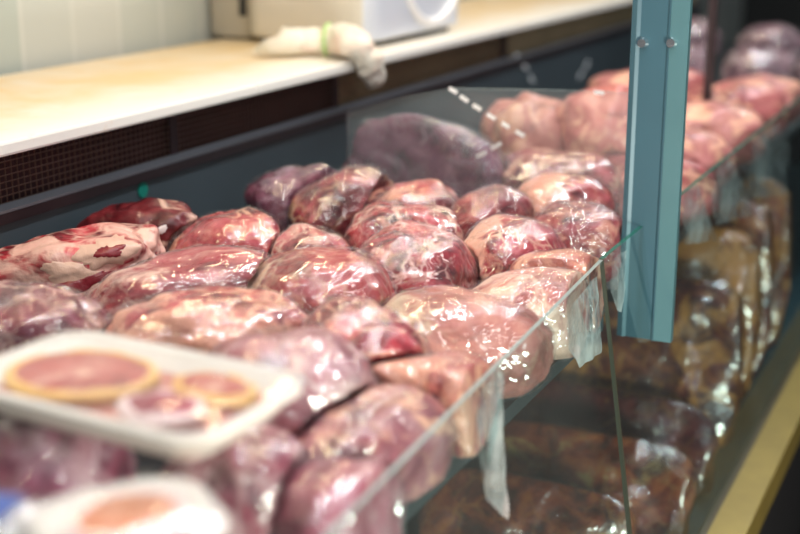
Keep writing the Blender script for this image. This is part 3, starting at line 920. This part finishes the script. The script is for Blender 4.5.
case_obst = [bvh_of([o]) for o in bpy.data.objects if o.name.split('.')[0] in ('post', 'post_flange', 'glass_divider')]
SOLID += [bvh_of([c for c in t.children if c.type == 'MESH']) for t in (tl, t2, t3)]
pieces = sorted(REG, key=lambda r: (r[0].matrix_world.translation - EYE).length)
done = list(SOLID) + case_obst
for o, w in pieces:
    outer = w or o
    mw = o.matrix_world
    c = mw.translation.copy()
    low = o.name.startswith('meat_pack')
    zfl = (Z_LOW + .008 if low else Z_DECK + .001)
    if low:
        if c.z < zfl + .03: c.z = zfl + .03
    inv = mw.inverted()
    vs = [mw @ v.co for v in outer.data.vertices]
    lo = Vector([min(v[i] for v in vs) for i in range(3)]); hi = Vector([max(v[i] for v in vs) for i in range(3)])
    near = [b for b in done if all(b[1][i] < hi[i] + .01 and b[2][i] > lo[i] - .01 for i in range(3))]
    ratio = []
    for i, v in enumerate(vs):
        d = v - c
        ln = d.length
        if ln < 1e-6: ratio.append(1); continue
        d /= ln
        best = ln
        if d.z < 0: best = min(best, (zfl - c.z) / d.z)
        if d.x < 0: best = min(best, (XB + (.024 if not low else .0) + .002 - c.x) / d.x)
        p = c + d * best
        gx = glass_x(p.y, p.z) - .011
        if p.x > gx and d.x > 0:
            for _ in range(3):
                best *= max(.05, min(1, (gx - c.x) / max(1e-6, p.x - c.x)))
                p = c + d * best; gx = glass_x(p.y, p.z) - .011
        for b, l_, h_ in near:
            h = b.ray_cast(c, d, best + .003)
            if h[0] is not None: best = min(best, max(.004, h[3] - .003))
        ratio.append(best / ln)
        if best < ln: outer.data.vertices[i].co = inv @ (c + d * best)
    ci = inv @ c
    r0_ = [max(1e-6, (v - c).length) for v in vs]
    for it in range(40):
        vw = [mw @ v.co for v in outer.data.vertices]
        ps = [tuple(p.vertices) for p in outer.data.polygons]
        me_b = BVHTree.FromPolygons(vw, ps)
        bad = set()
        for b, l_, h_ in near:
            for (fi, fj) in me_b.overlap(b): bad.update(ps[fi])
        if not bad: break
        for i in bad:
            outer.data.vertices[i].co = ci + (outer.data.vertices[i].co - ci) * (.95 if it < 10 else .88)
    for i, v in enumerate(outer.data.vertices):
        ratio[i] = ((mw @ v.co) - c).length / r0_[i]
    if w:
        for i, v in enumerate(o.data.vertices):
            if ratio[i] < .9999:
                wl = (outer.data.vertices[i].co - ci)
                dd = v.co - ci
                if dd.length > wl.length - .0015: v.co = ci + wl * max(.5, 1 - .002 / max(.003, wl.length))
    done.append(bvh_of([outer]))

# the cloth is pushed clear of the board edge it hangs over
boards = [bvh_of([o])[0] for o in bpy.data.objects if o.name.startswith('cutting_board')]
for it in range(25):
    vw = [cl.matrix_world @ v.co for v in cl.data.vertices]
    ps = [tuple(p.vertices) for p in cl.data.polygons]
    cb_ = BVHTree.FromPolygons(vw, ps)
    bad = {i for b in boards for (fi, fj) in cb_.overlap(b) for i in ps[fi]}
    if not bad: break
    for i in bad: cl.data.vertices[i].co += Vector((.0015, 0, .0012))

# ------------------------------------------------------------------ bone, fat and streaks set into the surface of a piece
def by_label(t):
    return next(o for o in bpy.data.objects if t in str(o.get('label', '')))


def patch(name, owner, px, py, rx, ry, th, mat, seed, rot=0.0, lab=None, lift=.0):
    """irregular lens of fat or bone lying on the owner where the photo shows it (radii in metres)"""
    b, _, _ = bvh_of([owner])
    h = b.ray_cast(EYE, ray(px, py).normalized())
    if h[0] is None: return
    dist = (h[0] - EYE).length
    bm = bmesh.new()
    nr, na = 10, 44
    def pt(f, a):
        d = Vector((math.cos(a), math.sin(a), 0))
        k_ = 1 + .45 * noise.noise(d * 1.5 + Vector((seed, 0, 0))) + .22 * noise.noise(d * 5 + Vector((seed, 0, 0)))
        x, y = f * k_ * rx * d.x, f * k_ * ry * d.y
        x, y = x * math.cos(rot) - y * math.sin(rot), x * math.sin(rot) + y * math.cos(rot)
        dr = (ray(px + x * FPX / dist, py - y * FPX / dist)).normalized()
        q = b.ray_cast(EYE, dr)
        P = q[0] if q[0] is not None and abs(q[3] - dist) < .06 else EYE + dr * (dist + .02)
        return P - dr * (lift + th * math.sqrt(max(0, 1 - f * f)) * (1 + .5 * noise.noise(P * 90)) - .001)
    ctr = bm.verts.new(pt(0, 0)); prev = None
    for i in range(1, nr + 1):
        rg = [bm.verts.new(pt(i / nr, 2 * PI * j / na)) for j in range(na)]
        for j in range(na):
            if prev is None: bm.faces.new((ctr, rg[j], rg[(j + 1) % na]))
            else: bm.faces.new((prev[j], rg[j], rg[(j + 1) % na], prev[(j + 1) % na]))
        prev = rg
    inv_ = owner.matrix_world.inverted()
    for v in bm.verts: v.co = inv_ @ v.co
    o = link(name, bm, mat, owner, True)
    if lab: o['label'] = lab
    return o


bone_m = plain('bone_cream', (.66, .44, .35), .35, 0, .12, 50, .4, 90)
marrow_m = plain('red_marrow', (.20, .015, .025), .3, 0, .5, 60, .4, 90)
white_m = plain('white_suet', (.84, .78, .80), .35, 0, .1, 50, .4, 90)
bo = by_label('bone-in red cut')
patch('bone_end', bo, 106, 252, .040, .021, .006, bone_m, 2, .2, 'cream bone end')
patch('marrow', bo, 110, 251, .020, .009, .002, marrow_m, 5, .2, 'red hollow of the bone', .0055)
patch('fat_seam', bo, 75, 275, .05, .016, .003, bone_m, 9, -.2, 'cream fat seam')
patch('muscle_flap', bo, 78, 284, .05, .010, .004, marrow_m, 11, .3, 'dark red flap')
ma = by_label('dark maroon cut lying')
patch('fat_lump', ma, 158, 231, .014, .008, .003, white_m, 13, .4, 'white fat lump')
patch('fat_lump', ma, 199, 210, .007, .010, .005, white_m, 15, .4, 'white fat lump')

# ------------------------------------------------------------------ light
w = bpy.data.worlds.new('world'); bpy.context.scene.world = w
w.use_nodes = True
nt = w.node_tree; nt.nodes.clear()
bg = nt.nodes.new('ShaderNodeBackground'); wo = nt.nodes.new('ShaderNodeOutputWorld')
bg.inputs[0].default_value = (.80, .86, .92, 1); bg.inputs[1].default_value = .19
nt.links.new(bg.outputs[0], wo.inputs[0])


def area(name, loc, target, sx, sy, power, col):
    l = bpy.data.lights.new(name, 'AREA'); l.shape = 'RECTANGLE'; l.size = sx; l.size_y = sy; l.energy = power; l.color = col
    o = bpy.data.objects.new(name, l); C.objects.link(o); o.location = loc
    o.rotation_euler = (Vector(target) - Vector(loc)).to_track_quat('-Z', 'Y').to_euler()
    return o


area('ceiling_panel', (-.6, 2.4, 2.9), (-.7, 1.8, .9), 1.6, 3.0, 6, (1, .97, .95))
area('cool_tube', (-.50, 2.2, 2.05), (-.50, 2.2, .9), .016, 5.0, 31, (.93, .96, 1))
area('warm_tube', (-1.0, 2.2, 2.05), (-1.0, 2.2, .9), .015, 5.0, 20, (1, .74, .42))
area('added_front_fill', (.55, .55, .66), (-.6, 2.1, .42), .5, .15, 30, (1, .90, .76))  # unseen lamp added to brighten the packs in the lower tray
area('customer_side_fill', (1.6, .2, 2.4), (-.6, 1.9, .8), 1.0, 1.0, 14, (1, .95, .9))  # unseen fill added on the customer side for the leaning packs

v = bpy.context.scene.view_settings
v.view_transform = 'Standard'
v.look = 'None'
v.exposure = 0.2
